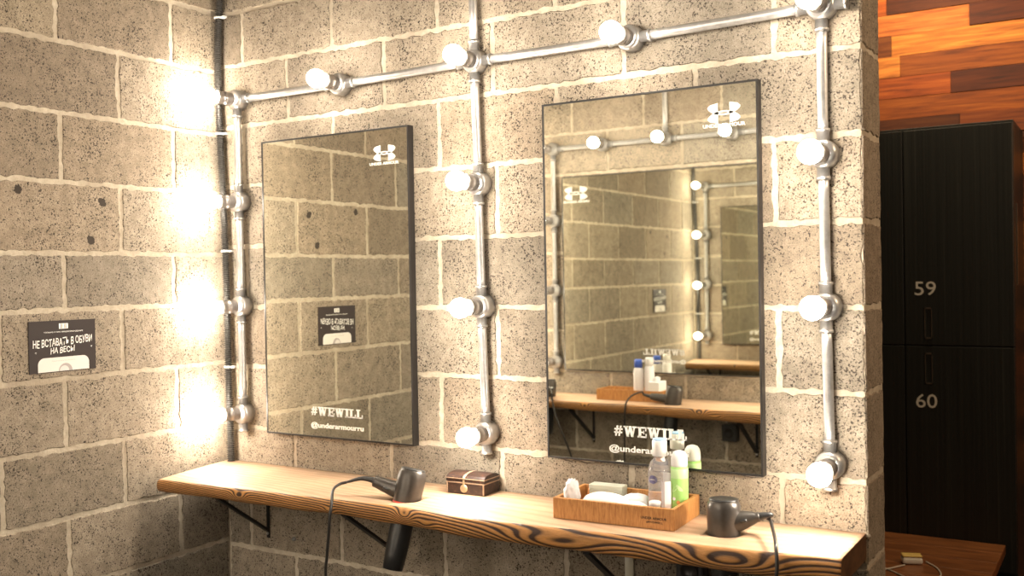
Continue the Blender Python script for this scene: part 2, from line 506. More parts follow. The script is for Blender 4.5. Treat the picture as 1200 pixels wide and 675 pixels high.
def pipe(a, b, label, group='steel pipes on the mirror wall'):
    a, b = Vector(a), Vector(b); d = (b - a); L = d.length
    bm = bmesh.new()
    X, Y, Z = frame_of(d)
    n = 8
    add_lathe(bm, [(.0122, L * i / n) for i in range(n + 1)], (0, 0, 0), d, 18)
    o = obj('steel_pipe', bm, M['galv']); o.location = a
    return tag(o, label, 'pipe', group)
PY = -.023 - DEPTH
def vp(x, za, zb, lab, y=PY, grp='steel pipes on the mirror wall', x2=None): pipe((x, y, za - .05), (x if x2 is None else x2, y, zb + .05), lab, grp)
def hp(xa, xb, za, zb, lab, y=PY, grp='steel pipes on the mirror wall'): pipe((xa + .05, y, za), (xb - .05, y, zb), lab, grp)
vp(cx, ZR[0], ZR[1], 'vertical steel pipe in the corner, between the first and second bulbs')
vp(cx, ZR[1], ZR[2], 'vertical steel pipe in the corner, between the second and third bulbs')
vp(cx, ZR[2], ZR[3], 'vertical steel pipe in the corner, between the third and lowest bulbs')
vp(mx - .006, 2.098, 1.752, 'vertical steel pipe between the mirrors, right below the crossing', x2=mx)
vp(mx, 1.752, 1.405, 'vertical steel pipe between the mirrors, middle length', x2=mx + .004)
vp(mx + .004, 1.405, 1.045, 'vertical steel pipe between the mirrors, lowest length', x2=mx + .012)
vp(rx, 2.104, 1.760, 'rightmost vertical steel pipe, upper length under the corner bulb')
vp(rx, 1.760, 1.404, 'rightmost vertical steel pipe, middle length beside the right mirror', x2=rx + .002)
vp(rx + .002, 1.404, 1.035, 'rightmost vertical steel pipe, lowest length above the shelf', x2=rx + .006)
pipe((mx - .006, PY, 2.148), (mx - .012, PY, H), 'vertical steel pipe rising from the crossing to the ceiling', 'steel pipes on the mirror wall')
hp(cx, .557, 2.092, 2.092, 'horizontal steel pipe from the corner bulb to the bulb above left mirror')
hp(.557, mx - .006, 2.092, 2.098, 'horizontal steel pipe from above left mirror to the pipe crossing')
hp(mx - .006, 1.542, 2.098, 2.097, 'horizontal steel pipe from the crossing to the bulb above right mirror')
hp(1.542, rx, 2.097, 2.104, 'horizontal steel pipe from above right mirror to the top right bulb')

# opposite wall (seen in the right mirror)
G2 = 'lit bulbs on the opposite wall'; G3 = 'steel pipes on the opposite wall'
OY = -LD + DEPTH; OPY = OY + .023
ocx = .10; orx = 1.42; OZ = [2.14, 1.77, 1.41, 1.04]
opp = [
 (ocx, OZ[0], [R_, D_], 'reflected bulb at the left edge of the right mirror, topmost'),
 (ocx, OZ[1], [U_, D_], 'reflected bulb at the left edge of the right mirror, second down'),
 (ocx, OZ[2], [U_, D_], 'reflected bulb at the left edge of the right mirror, third down'),
 (ocx, OZ[3], [U_, D_], 'reflected bulb at the left edge of the right mirror, lowest'),
 (.385, OZ[0], [L_, R_], 'reflected top-row bulb at the upper left inside the right mirror'),
 (.725, OZ[0], [L_, R_, U_], 'reflected top-row bulb under a rising pipe, middle inside the right mirror'),
 (1.06, OZ[0], [L_, R_], 'reflected top-row bulb behind the white logo of the right mirror'),
 (orx, OZ[0], [L_, D_], 'bulb at the end of the top pipe on the opposite wall'),
 (orx, OZ[1], [U_, D_], 'bulb on the opposite wall, right of the wide mirror, upper'),
 (orx, OZ[2], [U_, D_], 'bulb on the opposite wall, right of the wide mirror, middle'),
 (orx, OZ[3], [U_, D_], 'bulb on the opposite wall, right of the wide mirror, lowest'),
]
M['bulb_near'] = M['bulb']; M['bulb'] = mb2
for x, z, dirs, lab in opp: lamp((x, OY, z), lab, dirs, 1, G2, (-.33 if x < .2 else 0, 0))
for i, nm in enumerate(('upper', 'middle', 'lowest')):
    vp(ocx, OZ[i], OZ[i + 1], 'reflected vertical pipe at the left edge of right mirror, %s length' % nm, OPY, G3)
    vp(orx, OZ[i], OZ[i + 1], 'vertical pipe beside the wide mirror on the opposite wall, %s length' % nm, OPY, G3)
hp(ocx, .385, OZ[0], OZ[0], 'reflected horizontal pipe at the upper left inside the right mirror', OPY, G3)
hp(.385, .725, OZ[0], OZ[0], 'reflected horizontal pipe left of the rising pipe in the right mirror', OPY, G3)
hp(.725, 1.06, OZ[0], OZ[0], 'reflected horizontal pipe right of the rising pipe in the right mirror', OPY, G3)
hp(1.06, orx, OZ[0], OZ[0], 'reflected horizontal pipe behind the logo at the right edge of the right mirror', OPY, G3)
pipe((.725, OPY, OZ[0] + .05), (.725, OPY, H), 'reflected vertical pipe rising from the top row in the right mirror', G3)

# ------------------------------------------------------------------ flexible conduit in the corner
def conduit():
    pts = catmull([(.047, -.030, .882), (.046, -.030, 1.0), (.043, -.030, 1.15), (.043, -.030, 1.43), (.036, -.029, 1.72), (.024, -.028, 2.0),
                   (.021, -.028, 2.2), (.026, -.028, 2.33), (.040, -.028, 2.47), (.050, -.028, 2.6), (.052, -.028, 2.895)], 60)
    L = [0]
    for a, b in zip(pts[:-1], pts[1:]): L.append(L[-1] + (b - a).length)
    n = int(L[-1] / .0018); P = []; R = []; j = 0
    for i in range(n + 1):
        s = L[-1] * i / n
        while j < len(L) - 2 and L[j + 1] < s: j += 1
        f = (s - L[j]) / max(1e-9, L[j + 1] - L[j]); P.append(pts[j].lerp(pts[j + 1], f))
        R.append(.0130 if (i % 4) < 2 else .0088)
    bm = bmesh.new(); add_tube(bm, P, R, 14)
    for f in bm.faces: f.smooth = False
    t = thing('flexible_conduit', 'black corrugated flexible conduit running down the wall corner into the shelf', 'conduit', (0, 0, 0))
    obj('corrugated_hose', bm, M['flex'], t)
    for z, x in ((2.375, .030), (1.985, .025), (1.59, .040), (1.20, .043)):
        bm = bmesh.new()
        add_lathe(bm, [(.0132, -.003), (.0148, -.003), (.0148, .003), (.0132, .003)], (x, -.029, z), (0, 0, 1), 16)
        add_box(bm, (x + .012, -.034, z - .003), (x + .032, -.022, z + .003))
        tag(obj('clip', bm, M['white_plastic'], t), 'white plastic clip')
conduit()

# ------------------------------------------------------------------ mirrors
def stroke_quad(bm, a, b, w, flat=False):
    a, b = Vector((*a, 0)), Vector((*b, 0)); d = (b - a).normalized(); n = Vector((-d.y, d.x, 0)) * w / 2
    if flat:   # horizontal cut ends (slab type diagonals)
        n = Vector((w / 2, 0, 0))
    bm.faces.new([bm.verts.new(p) for p in (a - n, b - n, b + n, a + n)])
def rect(bm, x0, y0, x1, y1): bm.faces.new([bm.verts.new((x, y, 0)) for x, y in ((x0, y0), (x1, y0), (x1, y1), (x0, y1))])
def slab_text(name, m, parent, loc, rot, width, height):
    bm = bmesh.new(); x = 0
    def W(x):
        stroke_quad(bm, (x + .22, 1), (x + .42, 0), .24, True); stroke_quad(bm, (x + .62, 1), (x + .42, 0), .14, True)
        stroke_quad(bm, (x + .62, 1), (x + .84, 0), .24, True); stroke_quad(bm, (x + 1.06, 1), (x + .84, 0), .14, True)
        rect(bm, x, .86, x + .46, 1); rect(bm, x + .84, .86, x + 1.28, 1); return x + 1.34
    def E(x):
        rect(bm, x + .1, 0, x + .34, 1); rect(bm, x, 0, x + .86, .15); rect(bm, x, .85, x + .84, 1); rect(bm, x + .3, .43, x + .62, .57)
        rect(bm, x + .74, .62, x + .84, 1); rect(bm, x + .76, 0, x + .86, .38); rect(bm, x + .55, .33, x + .63, .67); return x + .93
    def I(x):
        rect(bm, x + .13, 0, x + .39, 1); rect(bm, x, 0, x + .52, .15); rect(bm, x, .85, x + .52, 1); return x + .58
    def Lt(x):
        rect(bm, x + .1, 0, x + .36, 1); rect(bm, x, .85, x + .5, 1); rect(bm, x, 0, x + .82, .15); rect(bm, x + .7, 0, x + .82, .42); return x + .88
    def Hs(x):
        stroke_quad(bm, (x + .2, .02), (x + .38, .98), .15, True); stroke_quad(bm, (x + .52, .02), (x + .70, .98), .15, True)
        rect(bm, x + .04, .28, x + .82, .42); rect(bm, x + .08, .6, x + .88, .74); return x + .96
    for ch in '#WEWILL': x = {'#': Hs, 'W': W, 'E': E, 'I': I, 'L': Lt}[ch](x)
    for v in bm.verts: v.co = Vector(((v.co.x / x - .5) * width, (v.co.y - .5) * height, .0003))
    for f in bm.faces:
        f.normal_update()
        if f.normal.z < 0: f.normal_flip()
    o = obj(name, bm, m, parent, bevel=None); o.location = loc; o.rotation_euler = rot; return o

def logo_mesh():
    bm = bmesh.new()
    def side(inner, outer):   # strip between two polylines of equal length
        vi = [bm.verts.new((x, y, .0003)) for x, y in inner]; vo = [bm.verts.new((x, y, .0003)) for x, y in outer]
        for i in range(len(vi) - 1): bm.faces.new([vi[i], vi[i + 1], vo[i + 1], vo[i]])
    def poly(fn): return [fn(i / 14) for i in range(15)]
    for s in (1, -1):
        # upper U (s=1) and lower arch (s=-1)
        inner = [(.33, .78), (.33, .62), (.33, .45), (.33, .30), (.33, .17), (.32, .06), (.26, .0), (.15, -.055), (0, -.08)]
        outer = [(.78, .66), (.94, .46), (.90, .30), (.80, .17), (.67, .05), (.52, -.05), (.35, -.12), (.18, -.165), (0, -.185)]
        for m_ in (1, -1):
            side([(m_ * x, s * y) for x, y in inner], [(m_ * x, s * y) for x, y in outer])
    for f in bm.faces:
        f.normal_update()
        if f.normal.z < 0: f.normal_flip()
    return bm

def wall_mirror(label, x0, x1, z0, z1, ysign, ywall, texts):
    """ysign -1: faces -y"""
    t = thing('wall_mirror', label, 'mirror', ((x0 + x1) / 2, ywall, z0))
    w = (x1 - x0) / 2; h = z1 - z0; d = .026
    def Y(v): return ysign * v
    bm = bmesh.new(); y0, y1 = sorted((Y(.0), Y(d)))
    f = .0055
    add_box(bm, (-w, y0, 0), (-w + f, y1, h)); add_box(bm, (w - f, y0, 0), (w, y1, h))
    add_box(bm, (-w + f, y0, 0), (w - f, y1, f)); add_box(bm, (-w + f, y0, h - f), (w - f, y1, h))
    obj('frame', bm, M['frame'], t, bevel=.0006)
    y0, y1 = sorted((Y(.012), Y(d - .0015)))
    obj('mirror_glass', bx((-w + f, y0, f), (w - f, y1, h - f)), M['mirror'], t)
    rot = (PI / 2, 0, 0) if ysign < 0 else (PI / 2, 0, PI)
    sx = 1 if ysign < 0 else -1
    yy = Y(d - .0008)
    lx, lz, lw, lh = texts['logo']
    bm = logo_mesh()
    for v in bm.verts: v.co.x *= lw / 1.88; v.co.y *= lh / 1.56
    o = obj('logo', bm, M['decal'], t, bevel=None); o.location = (sx * lx, yy, lz - z0); o.rotation_euler = rot
    ux, uz, uw, uh = texts['under']
    text_obj('small_lettering', 'UNDER ARMOUR', uh, M['decal'], t, (sx * ux, yy, uz - z0), rot, bold=.03, width=uw)
    ax, az, aw, ah = texts['hash']
    slab_text('hashtag_lettering', M['decal'], t, (sx * ax, yy, az - z0), rot, aw, ah)
    bx_, bz, bw, bh = texts['at']
    text_obj('account_lettering', '@underarmourru', bh, M['decal'], t, (sx * bx_, yy, bz - z0), rot, bold=.022, width=bw)
    return t
YW = -DEPTH - .0005
wall_mirror('left wall mirror with thin black frame, reflecting block wall and black poster', .217, .821, .988, 1.942, -1, YW,
            dict(logo=(.730 - .519, 1.866, .084, .048), under=(.728 - .519, 1.835, .112, .009), hash=(.520 - .519, 1.072, .215, .028), at=(.520 - .519, 1.026, .216, .022)))
wall_mirror('right wall mirror with thin black frame, reflecting the opposite shelf and bulbs', 1.278, 1.877, .993, 1.953, -1, YW,
            dict(logo=(1.791 - 1.5775, 1.880, .084, .050), under=(1.791 - 1.5775, 1.850, .108, .009), hash=(1.581 - 1.5775, 1.080, .205, .028), at=(1.576 - 1.5775, 1.032, .222, .022)))
wall_mirror('wide mirror on the opposite wall, seen inside the right mirror', .150, 1.31, 1.0, 1.992, 1, -LD + DEPTH + .0005,
            dict(logo=(.498, 1.905, .13, .07), under=(.498, 1.862, .15, .012), hash=(.03, 1.105, .22, .03), at=(.03, 1.06, .23, .022)))

# ------------------------------------------------------------------ shelves
SZ = .88
FR = [(0, -.346), (.2, -.335), (.40, -.325), (.708, -.307), (.945, -.289), (1.13, -.312), (1.351, -.298), (1.581, -.276), (1.76, -.276), (1.903, -.263), (2.084, -.238)]
def lerp_tab(T, x):
    for (a, va), (b, vb) in zip(T[:-1], T[1:]):
        if x <= b: return va + (vb - va) * max(0, (x - a)) / (b - a)
    return T[-1][1]
TH = [(0, .040), (.4, .043), (.8, .047), (1.1, .052), (1.5, .054), (1.9, .056), (2.1, .060)]
def slab_mesh(length, front, wally, sgn, skew=0.0):
    """sgn -1: front at -y. origin at the shelf top at the wall corner."""
    bm = bmesh.new(); n = int(length / .012); cols = []
    for i in range(n + 1):
        x = .002 + (length - .002) * i / n
        f = front(x) + .0035 * noise.noise(Vector((x * 9, 3, 0))) + .0015 * noise.noise(Vector((x * 40, 7, 0)))
        th = lerp_tab(TH, x) + .004 * noise.noise(Vector((x * 6, 11, 2)))
        f = abs(f); y0 = .003
        prof = [(y0, 0, 1), (f * .5, 0, 1), (f - .045, -.0005, 1), (f - .02, -.001, 1), (f - .006, -.002, 1), (f + .0005, -.0065, 0), (f + .004, -.4 * th, 0), (f + .003, -.7 * th, 0), (f - .004, -.93 * th, 0), (f - .012, -th, 0), (f * .5, -th, 0), (y0, -th, 0)]
        if i == n: prof = [(p[0], p[1], p[2]) for p in prof]
        sk = skew * max(0, 1 - x / .5)
        cols.append(([bm.verts.new((x + sk * a / .346, sgn * (wally + a), SZ + b)) for a, b, c in prof], [c for a, b, c in prof]))
    for (A, c), (B, _) in zip(cols[:-1], cols[1:]):
        for k in range(len(A)):
            j = (k + 1) % len(A); f = bm.faces.new([A[k], A[j], B[j], B[k]])
            f.material_index = 0 if k <= 3 else 1
            f.smooth = True
    bm.faces.new(cols[0][0]).material_index = 2; bm.faces.new(cols[-1][0][::-1]).material_index = 2
    for v in bm.verts: v.co.z -= SZ
    bmesh.ops.recalc_face_normals(bm, faces=bm.faces[:])
    return bm
s1 = obj('wooden_shelf', slab_mesh(XE - .006, lambda x: lerp_tab(FR, x), DEPTH, -1, .062), [M['slab_top'], M['slab_face'], M['slab_end']]); s1.location = (.006, 0, SZ)
tag(s1, 'thick rough-edged wooden slab shelf with bold grain below both mirrors', 'shelf')
s2 = obj('wooden_shelf', slab_mesh(XE - .006, lambda x: .285 + .03 * x, -0.0, 1), [M['slab_top'], M['slab_face'], M['slab_end']]); s2.location = (.006, -LD + DEPTH, SZ)
tag(s2, 'wooden slab shelf on the opposite wall, seen reflected in the right mirror', 'shelf')
# round holes for the dryers are cut with a boolean cutter mesh applied to the data
def cut_holes(o, centres, r):
    bm = bmesh.new()
    for c, ax in centres: add_lathe(bm, [(r, -.13), (r, .10)], Vector(c) - o.location, ax, 32)
    me = bpy.data.meshes.new('cut'); bmesh.ops.recalc_face_normals(bm, faces=bm.faces[:]); bm.to_mesh(me); bm.free()
    c = bpy.data.objects.new('cut', me); COL.objects.link(c); c.location = o.location
    md = o.modifiers.new('b', 'BOOLEAN'); md.object = c; md.operation = 'DIFFERENCE'; md.solver = 'EXACT'
    bpy.context.view_layer.update(); dg = bpy.context.evaluated_depsgraph_get()
    nm = bpy.data.meshes.new_from_object(o.evaluated_get(dg)); o.modifiers.clear(); o.data = nm
    bpy.data.objects.remove(c)

# ------------------------------------------------------------------ hair dryers
def dryer(label, loc, tilt_axis, hdir, cable, hlen=.125, r0=.023, up=.020, r1=.0155):
    """origin = hole centre at shelf top; local z = barrel axis; cable = world points after the handle"""
    t = thing('hair_dryer', label, 'hair dryer', loc)
    A = Vector(tilt_axis).normalized(); r = .0385
    bm = bmesh.new()
    add_lathe(bm, [(.0, -.03), (.030, -.03), (.0355, -.028), (.0375, .0), (r, .012), (.0395, .040), (.039, .064), (.0375, .074), (.034, .080), (.0325, .082)], axis=A, seg=36)
    obj('barrel', bm, M['gun'], t)
    bm = bmesh.new()
    add_lathe(bm, [(.0335, .076), (.0345, .0825), (.032, .085), (.026, .084), (0, .083)], axis=A, seg=36)
    obj('air_intake', bm, M['dark_plastic'], t)
    bm = bmesh.new()
    add_lathe(bm, [(.0362, -.018), (.0388, -.017), (.0388, -.009), (.0375, -.008)], axis=A, seg=36)
    obj('heat_ring', bm, M['red'], t)
    bm = bmesh.new()
    add_lathe(bm, [(.0315, -.010), (.0315, -.06), (.031, -.11), (.030, -.15), (.0275, -.19), (.024, -.19), (.024, -.17), (0, -.17)], axis=A, seg=32)
    obj('nozzle', bm, M['dark_plastic'], t)
    h = Vector(hdir).normalized(); s = A * up + h * .020
    pts = [s, s + h * hlen * .3, s + h * hlen * .6, s + h * hlen * .85, s + h * hlen]
    P = catmull(pts, 5)
    R = [(.0215 + .0 * i) for i in range(len(P))]
    R = [r0 - (r0 - r1) * min(1, i / (len(P) - 1) * 1.25) for i in range(len(P))]
    R[-1] = .011
    bm = bmesh.new(); add_tube(bm, P, R, 20); ho = obj('handle', bm, M['gun'], t)
    X, Y, Z = frame_of(h)
    side = Vector((0, -1, 0)); side = (side - h * side.dot(h)).normalized()
    sp = s + h * hlen * .45 + side * (r0 * .4 + r1 * .55)
    bm = bmesh.new(); add_tube(bm, [sp - h * .009, sp - h * .006, sp + h * .006, sp + h * .009], [.003, .005, .005, .003], 10)
    obj('switch', bm, M['dark_plastic'], ho)
    e = s + h * hlen
    bm = bmesh.new()
    c0 = Vector(cable[0]) - Vector(loc)
    q = catmull([e - h * .004, e + h * .012, e + h * .03 + (c0 - e - h * .03) * .25, c0], 5)
    add_tube(bm, q, [.0105 - .007 * i / (len(q) - 1) for i in range(len(q))], 14)
    obj('cable_sleeve', bm, M['dark_plastic'], t)
    bm = bmesh.new(); add_tube(bm, catmull([Vector(c) - Vector(loc) for c in cable], 8), .0042, 10)
    obj('cable', bm, M['black_rubber'], t)
    return t

D1 = Vector((.937, -.215, SZ)); A1 = Vector((.10, .24, .96)).normalized()
D2 = Vector((1.822, -.155, SZ - .004)); A2 = Vector((-.02, .05, 1)).normalized()
O1 = Vector((.822, -LD + .215, SZ)); O2 = Vector((.13, -LD + .17, SZ))
dryer('grey hair dryer left on the shelf, standing nozzle-down through a hole, handle pointing left', D1, A1, (-.93, -.16, .27),
      [(.752, -.252, .917), (.738, -.268, .912), (.744, -.300, .902), (.772, -.338, .874), (.775, -.350, .84), (.771, -.350, .80), (.762, -.350, .73), (.756, -.350, .67), (.75, -.34, .45), (.76, -.30, .25), (.80, -.2, .12), (.9, -.06, .07)], .090, .0245, .014, .0165)
dryer('grey hair dryer at the right end of the shelf, handle and black cable pointing right', D2, A2, (.94, .14, .26),
      [(1.916, -.128, .920), (1.928, -.140, .917), (1.945, -.18, .910), (1.965, -.23, .903), (1.981, -.275, .895), (1.988, -.292, .86), (1.985, -.294, .80), (1.983, -.294, .62), (1.98, -.29, .45), (1.96, -.2, .25), (1.93, -.06, .12)], .066, .029, .026, .0115)
dryer('dark hair dryer on the opposite shelf, right of the bottles, seen inside the right mirror', O1, (.1, -.1, 1), (-.93, .15, .12),
      [(.685, -LD + .25, .935), (.665, -LD + .27, .93), (.645, -LD + .30, .915), (.63, -LD + .322, .88), (.625, -LD + .325, .80), (.62, -LD + .32, .65), (.61, -LD + .30, .4), (.6, -LD + .15, .2)], .09)
dryer('dark hair dryer on the opposite shelf, at the left edge of the right mirror reflection', O2, (.0, -.1, 1), (.60, .78, .22),
      [(.215, -LD + .285, .925), (.23, -LD + .31, .91), (.245, -LD + .33, .87), (.27, -LD + .34, .80), (.33, -LD + .33, .65), (.38, -LD + .28, .45), (.42, -LD + .1, .2)], .10)
cut_holes(s1, [(D1, A1), (D2, A2)], .0435)
cut_holes(s2, [(O1, Vector((.1, -.1, 1)).normalized()), (O2, Vector((0, -.1, 1)).normalized())], .0435)

# ------------------------------------------------------------------ brackets, socket boxes, screw
def bracket(x, label, sgn=-1, ywall=-DEPTH, strip='bracket', grp='steel brackets under the shelf'):
    top = SZ - lerp_tab(TH, x) - .0045
    t = thing('shelf_bracket', label, 'bracket', (x, ywall, 0), grp)
    w = .012; wl = .0125 if strip == 'grey_strip' else .006
    def B(a, b, za, zb, name, m):
        q = wl if name == 'wall_plate' else w
        y0, y1 = sorted((sgn * a, sgn * b)); return obj(name, bx((-q, y0, za), (q, y1, zb)), m, t, bevel=.0008)
    leg = B(0, .005, top - .20, top, 'wall_plate', M[strip])
    B(.005, .25, top - .005, top, 'arm', M['bracket'])
    for z in (top - .018, top - .185):
        bm = bmesh.new(); add_lathe(bm, [(.0045, 0), (.0045, .003), (.003, .0045), (0, .0045)], (0, sgn * .005, z), (0, sgn, 0), 12)
        obj('bolt', bm, M['cast'], leg)
    bm = bmesh.new(); a = Vector((0, sgn * .245, top - .006)); b = Vector((0, sgn * .006, top - .175))
    d = (b - a).normalized(); n = Vector((1, 0, 0)); u = d.cross(n)
    vs = [[bm.verts.new(p + n * sx * w * .8 + u * su * .004) for sx, su in ((-1, -1), (1, -1), (1, 1), (-1, 1))] for p in (a, b)]
    for i in range(4):
        j = (i + 1) % 4; bm.faces.new([vs[0][i], vs[0][j], vs[1][j], vs[1][i]])
    bm.faces.new(vs[0][::-1]); bm.faces.new(vs[1])
    obj('brace', bm, M['bracket'], t)
    return t
bracket(.19, 'black angled steel bracket under the left end of the shelf')
bracket(.735, 'black angled steel bracket behind the hanging nozzle of the left dryer')
bracket(1.507, 'steel bracket with pale wall plate, under the wooden tray', strip='grey_strip')
bracket(.30, 'steel bracket under the opposite shelf, left side', 1, -LD + DEPTH, grp='steel brackets under the opposite shelf')
bracket(1.15, 'steel bracket under the opposite shelf, right side', 1, -LD + DEPTH, grp='steel brackets under the opposite shelf')

def outlet(x, z, y, sgn, label):
    t = thing('power_outlet', label, 'power outlet', (x, y, z))
    y0, y1 = sorted((0, sgn * .045)); obj('housing', bx((-.036, y0, -.04), (.036, y1, .04)), M['dark_plastic'], t, bevel=.004)
    bm = bmesh.new(); add_lathe(bm, [(.024, 0), (.024, .004), (.020, .004), (.019, .001), (0, .001)], (0, sgn * .045, 0), (0, sgn, 0), 24)
    obj('plug_face', bm, M['frame'], t)
outlet(1.69, .745, -DEPTH, -1, 'black power outlet on the blocks under the shelf, right of the pale bracket plate')
outlet(1.03, .735, -LD + DEPTH, 1, 'black power outlet under the opposite shelf, seen low in the right mirror')
bm = bmesh.new(); add_lathe(bm, [(.0075, 0), (.0075, .002), (.004, .003), (.004, .009), (0, .010)], axis=(0, -1, 0), seg=14)
o = obj('wall_anchor', bm, M['cast']); o.location = (.305, -DEPTH, .643)
tag(o, 'small metal anchor bolt in the blocks under the shelf near the left bracket', 'bolt')

# ------------------------------------------------------------------ tray and its contents
TX0, TX1, TY0, TY1 = 1.392, 1.712, -.205, -.022; TT = .010; THH = .052
t = thing('wooden_tray', 'shallow orange-brown wooden tray holding toiletries below the right mirror', 'tray', ((TX0 + TX1) / 2, (TY0 + TY1) / 2, SZ))
t.rotation_euler = (0, 0, .045)
hx, hy = (TX1 - TX0) / 2, (TY1 - TY0) / 2
obj('base_board', bx((-hx + TT, -hy + TT, .0005), (hx - TT, hy - TT, .007)), M['tray'], t)
obj('front_board', bx((-hx, -hy, .0005), (hx, -hy + TT, THH)), M['tray'], t, bevel=.001)
obj('rear_board', bx((-hx, hy - TT, .0005), (hx, hy, THH)), M['tray'], t, bevel=.001)
for s in (-1, 1):
    lo, hi = sorted((s * hx, s * (hx - TT)))
    obj('side_board', bx((lo, -hy + TT, .0005), (hi, hy - TT, THH)), M['tray'], t, bevel=.001)
text_obj('burnt_lettering', 'UNDER ARMOUR', .0062, M['burnt'], t, (hx - .052, -hy - .0002, .026), (PI / 2, 0, 0), bold=.03, width=.066)
text_obj('burnt_lettering', '#WEWILL', .0055, M['burnt'], t, (hx - .050, -hy - .0002, .0165), (PI / 2, 0, 0), bold=.03, width=.042)
TB = SZ + .0075

def bottle(x, y):
    t = thing('micellar_bottle', 'clear round bottle with white cap and navy badge, standing in the wooden tray', 'bottle', (x, y, TB))
    bm = bmesh.new()
    add_lathe(bm, [(.031, 0), (.0345, .004), (.0355, .012), (.0355, .106), (.0335, .121), (.027, .134), (.018, .141), (.0165, .146), (.0165, .150)], axis=(0, 0, 1), seg=36, sy=.8)
    obj('bottle_body', bm, M['liquid'], t)
    bm = bmesh.new(); add_lathe(bm, [(.0185, .148), (.0185, .184), (.0165, .188)], seg=32); obj('cap', bm, M['white_plastic'], t)
    bm = bmesh.new(); add_lathe(bm, [(.0172, .1865), (.0165, .1905), (.006, .191), (0, .190)], seg=32); obj('cap_top', bm, M['blue_cap'], t)
    def wrap(name, pts_uv, m, ang0, r=.0359):
        bm = bmesh.new(); vs = []
        n = 10
        for j in range(2):
            vs.append([bm.verts.new((math.cos(ang0 + a) * r, math.sin(ang0 + a) * r * .8, z)) for a, z in [(pts_uv[0] + (pts_uv[1] - pts_uv[0]) * i / n, pts_uv[2 + j]) for i in range(n + 1)]])
        for i in range(n): bm.faces.new([vs[0][i], vs[0][i + 1], vs[1][i + 1], vs[1][i]])
        return obj(name, bm, m, t, bevel=None)
    wrap('back_label', (-.9, .9, .018, .100), M['label_white'], .9, .0357)
    fl = wrap('front_label', (-.16, .62, .022, .088), M['label_white'], -1.0, .0359)
    # navy badge
    bm = bmesh.new(); c = bm.verts.new((0, 0, 0)); n = 28; rr = .0105; ang = -1.75; zc = .092
    ring = []
    for i in range(n):
        a = 2 * PI * i / n; u, v = rr * math.cos(a), rr * math.sin(a); th = ang + u / .032
        ring.append(bm.verts.new((math.cos(th) * .0364, math.sin(th) * .0364 * .8, zc + v)))
    bm.verts.remove(c); bm.faces.new(ring)
    bd = obj('round_badge', bm, M['navy'], t, bevel=None)
    text_obj('badge_lettering', 'NIVEA', .0038, M['label_white'], bd, (math.cos(ang) * .0371, math.sin(ang) * .0371 * .8, zc), (PI / 2, 0, ang + PI / 2), bold=.03)
bottle(1.632, -.085)

def can(x, y):
    t = thing('spray_can', 'pale green spray can with white domed cap, right of the clear bottle in the tray', 'spray can', (x, y, TB))
    bm = bmesh.new(); add_lathe(bm, [(.019, 0), (.0215, .002), (.0215, .118), (.020, .124), (.018, .126)], seg=32); c = obj('can_body', bm, M['green'], t)
    bm = bmesh.new(); add_lathe(bm, [(.0205, .1235), (.0208, .128), (.0205, .142), (.0185, .152), (.0135, .159), (.006, .162), (0, .1625)], seg=32); obj('cap', bm, M['white_plastic'], t)
    bm = bmesh.new(); add_lathe(bm, [(.0217, .095), (.0218, .0955), (.0218, .1175), (.0216, .118)], seg=32); obj('upper_band', bm, M['green_pale'], c)
    for nm, m, ang, zc, a1, b1, rot in (('swoosh_print', M['green_pale'], -1.75, .070, .012, .004, .7), ('swoosh_print', M['green_pale'], -1.2, .072, .011, .004, -.8), ('round_print', M['orange_print'], -1.35, .036, .0045, .006, .3), ('round_print', M['label_white'], -1.9, .045, .005, .004, 0)):
        bm = bmesh.new(); ring = []
        for i in range(20):
            a = 2 * PI * i / 20; u, v = a1 * math.cos(a), b1 * math.sin(a); u, v = u * math.cos(rot) - v * math.sin(rot), u * math.sin(rot) + v * math.cos(rot)
            th = ang + u / .0215; ring.append(bm.verts.new((math.cos(th) * .0219, math.sin(th) * .0219, zc + v)))
        bm.faces.new(ring); obj(nm, bm, m, c, bevel=None)
can(1.6785, -.072)

def blob(name, label, cat, loc, size, m, seed, amp=.3, freq=40):
    bm = bmesh.new(); bmesh.ops.create_icosphere(bm, subdivisions=4, radius=1)
    for v in bm.verts:
        d = 1 + amp * (abs(noise.noise(v.co * 2.3 + Vector((seed, 0, 0)))) * 1.6 - .35) + amp * .5 * noise.noise(v.co * 6 + Vector((0, seed, 0)))
        v.co = Vector((v.co.x * size[0], v.co.y * size[1], v.co.z * size[2])) * d
    zmin = min(v.co.z for v in bm.verts)
    for v in bm.verts: v.co.z -= zmin
    for f in bm.faces: f.smooth = True
    o = obj(name, bm, m, bevel=None); o.location = loc
    return tag(o, label, cat)
blob('crumpled_plastic_bag', 'crumpled translucent plastic bag at the left end of the wooden tray', 'plastic bag', (1.4265, -.168, TB), (.0205, .020, .040), M['film'], 3.1, .26)
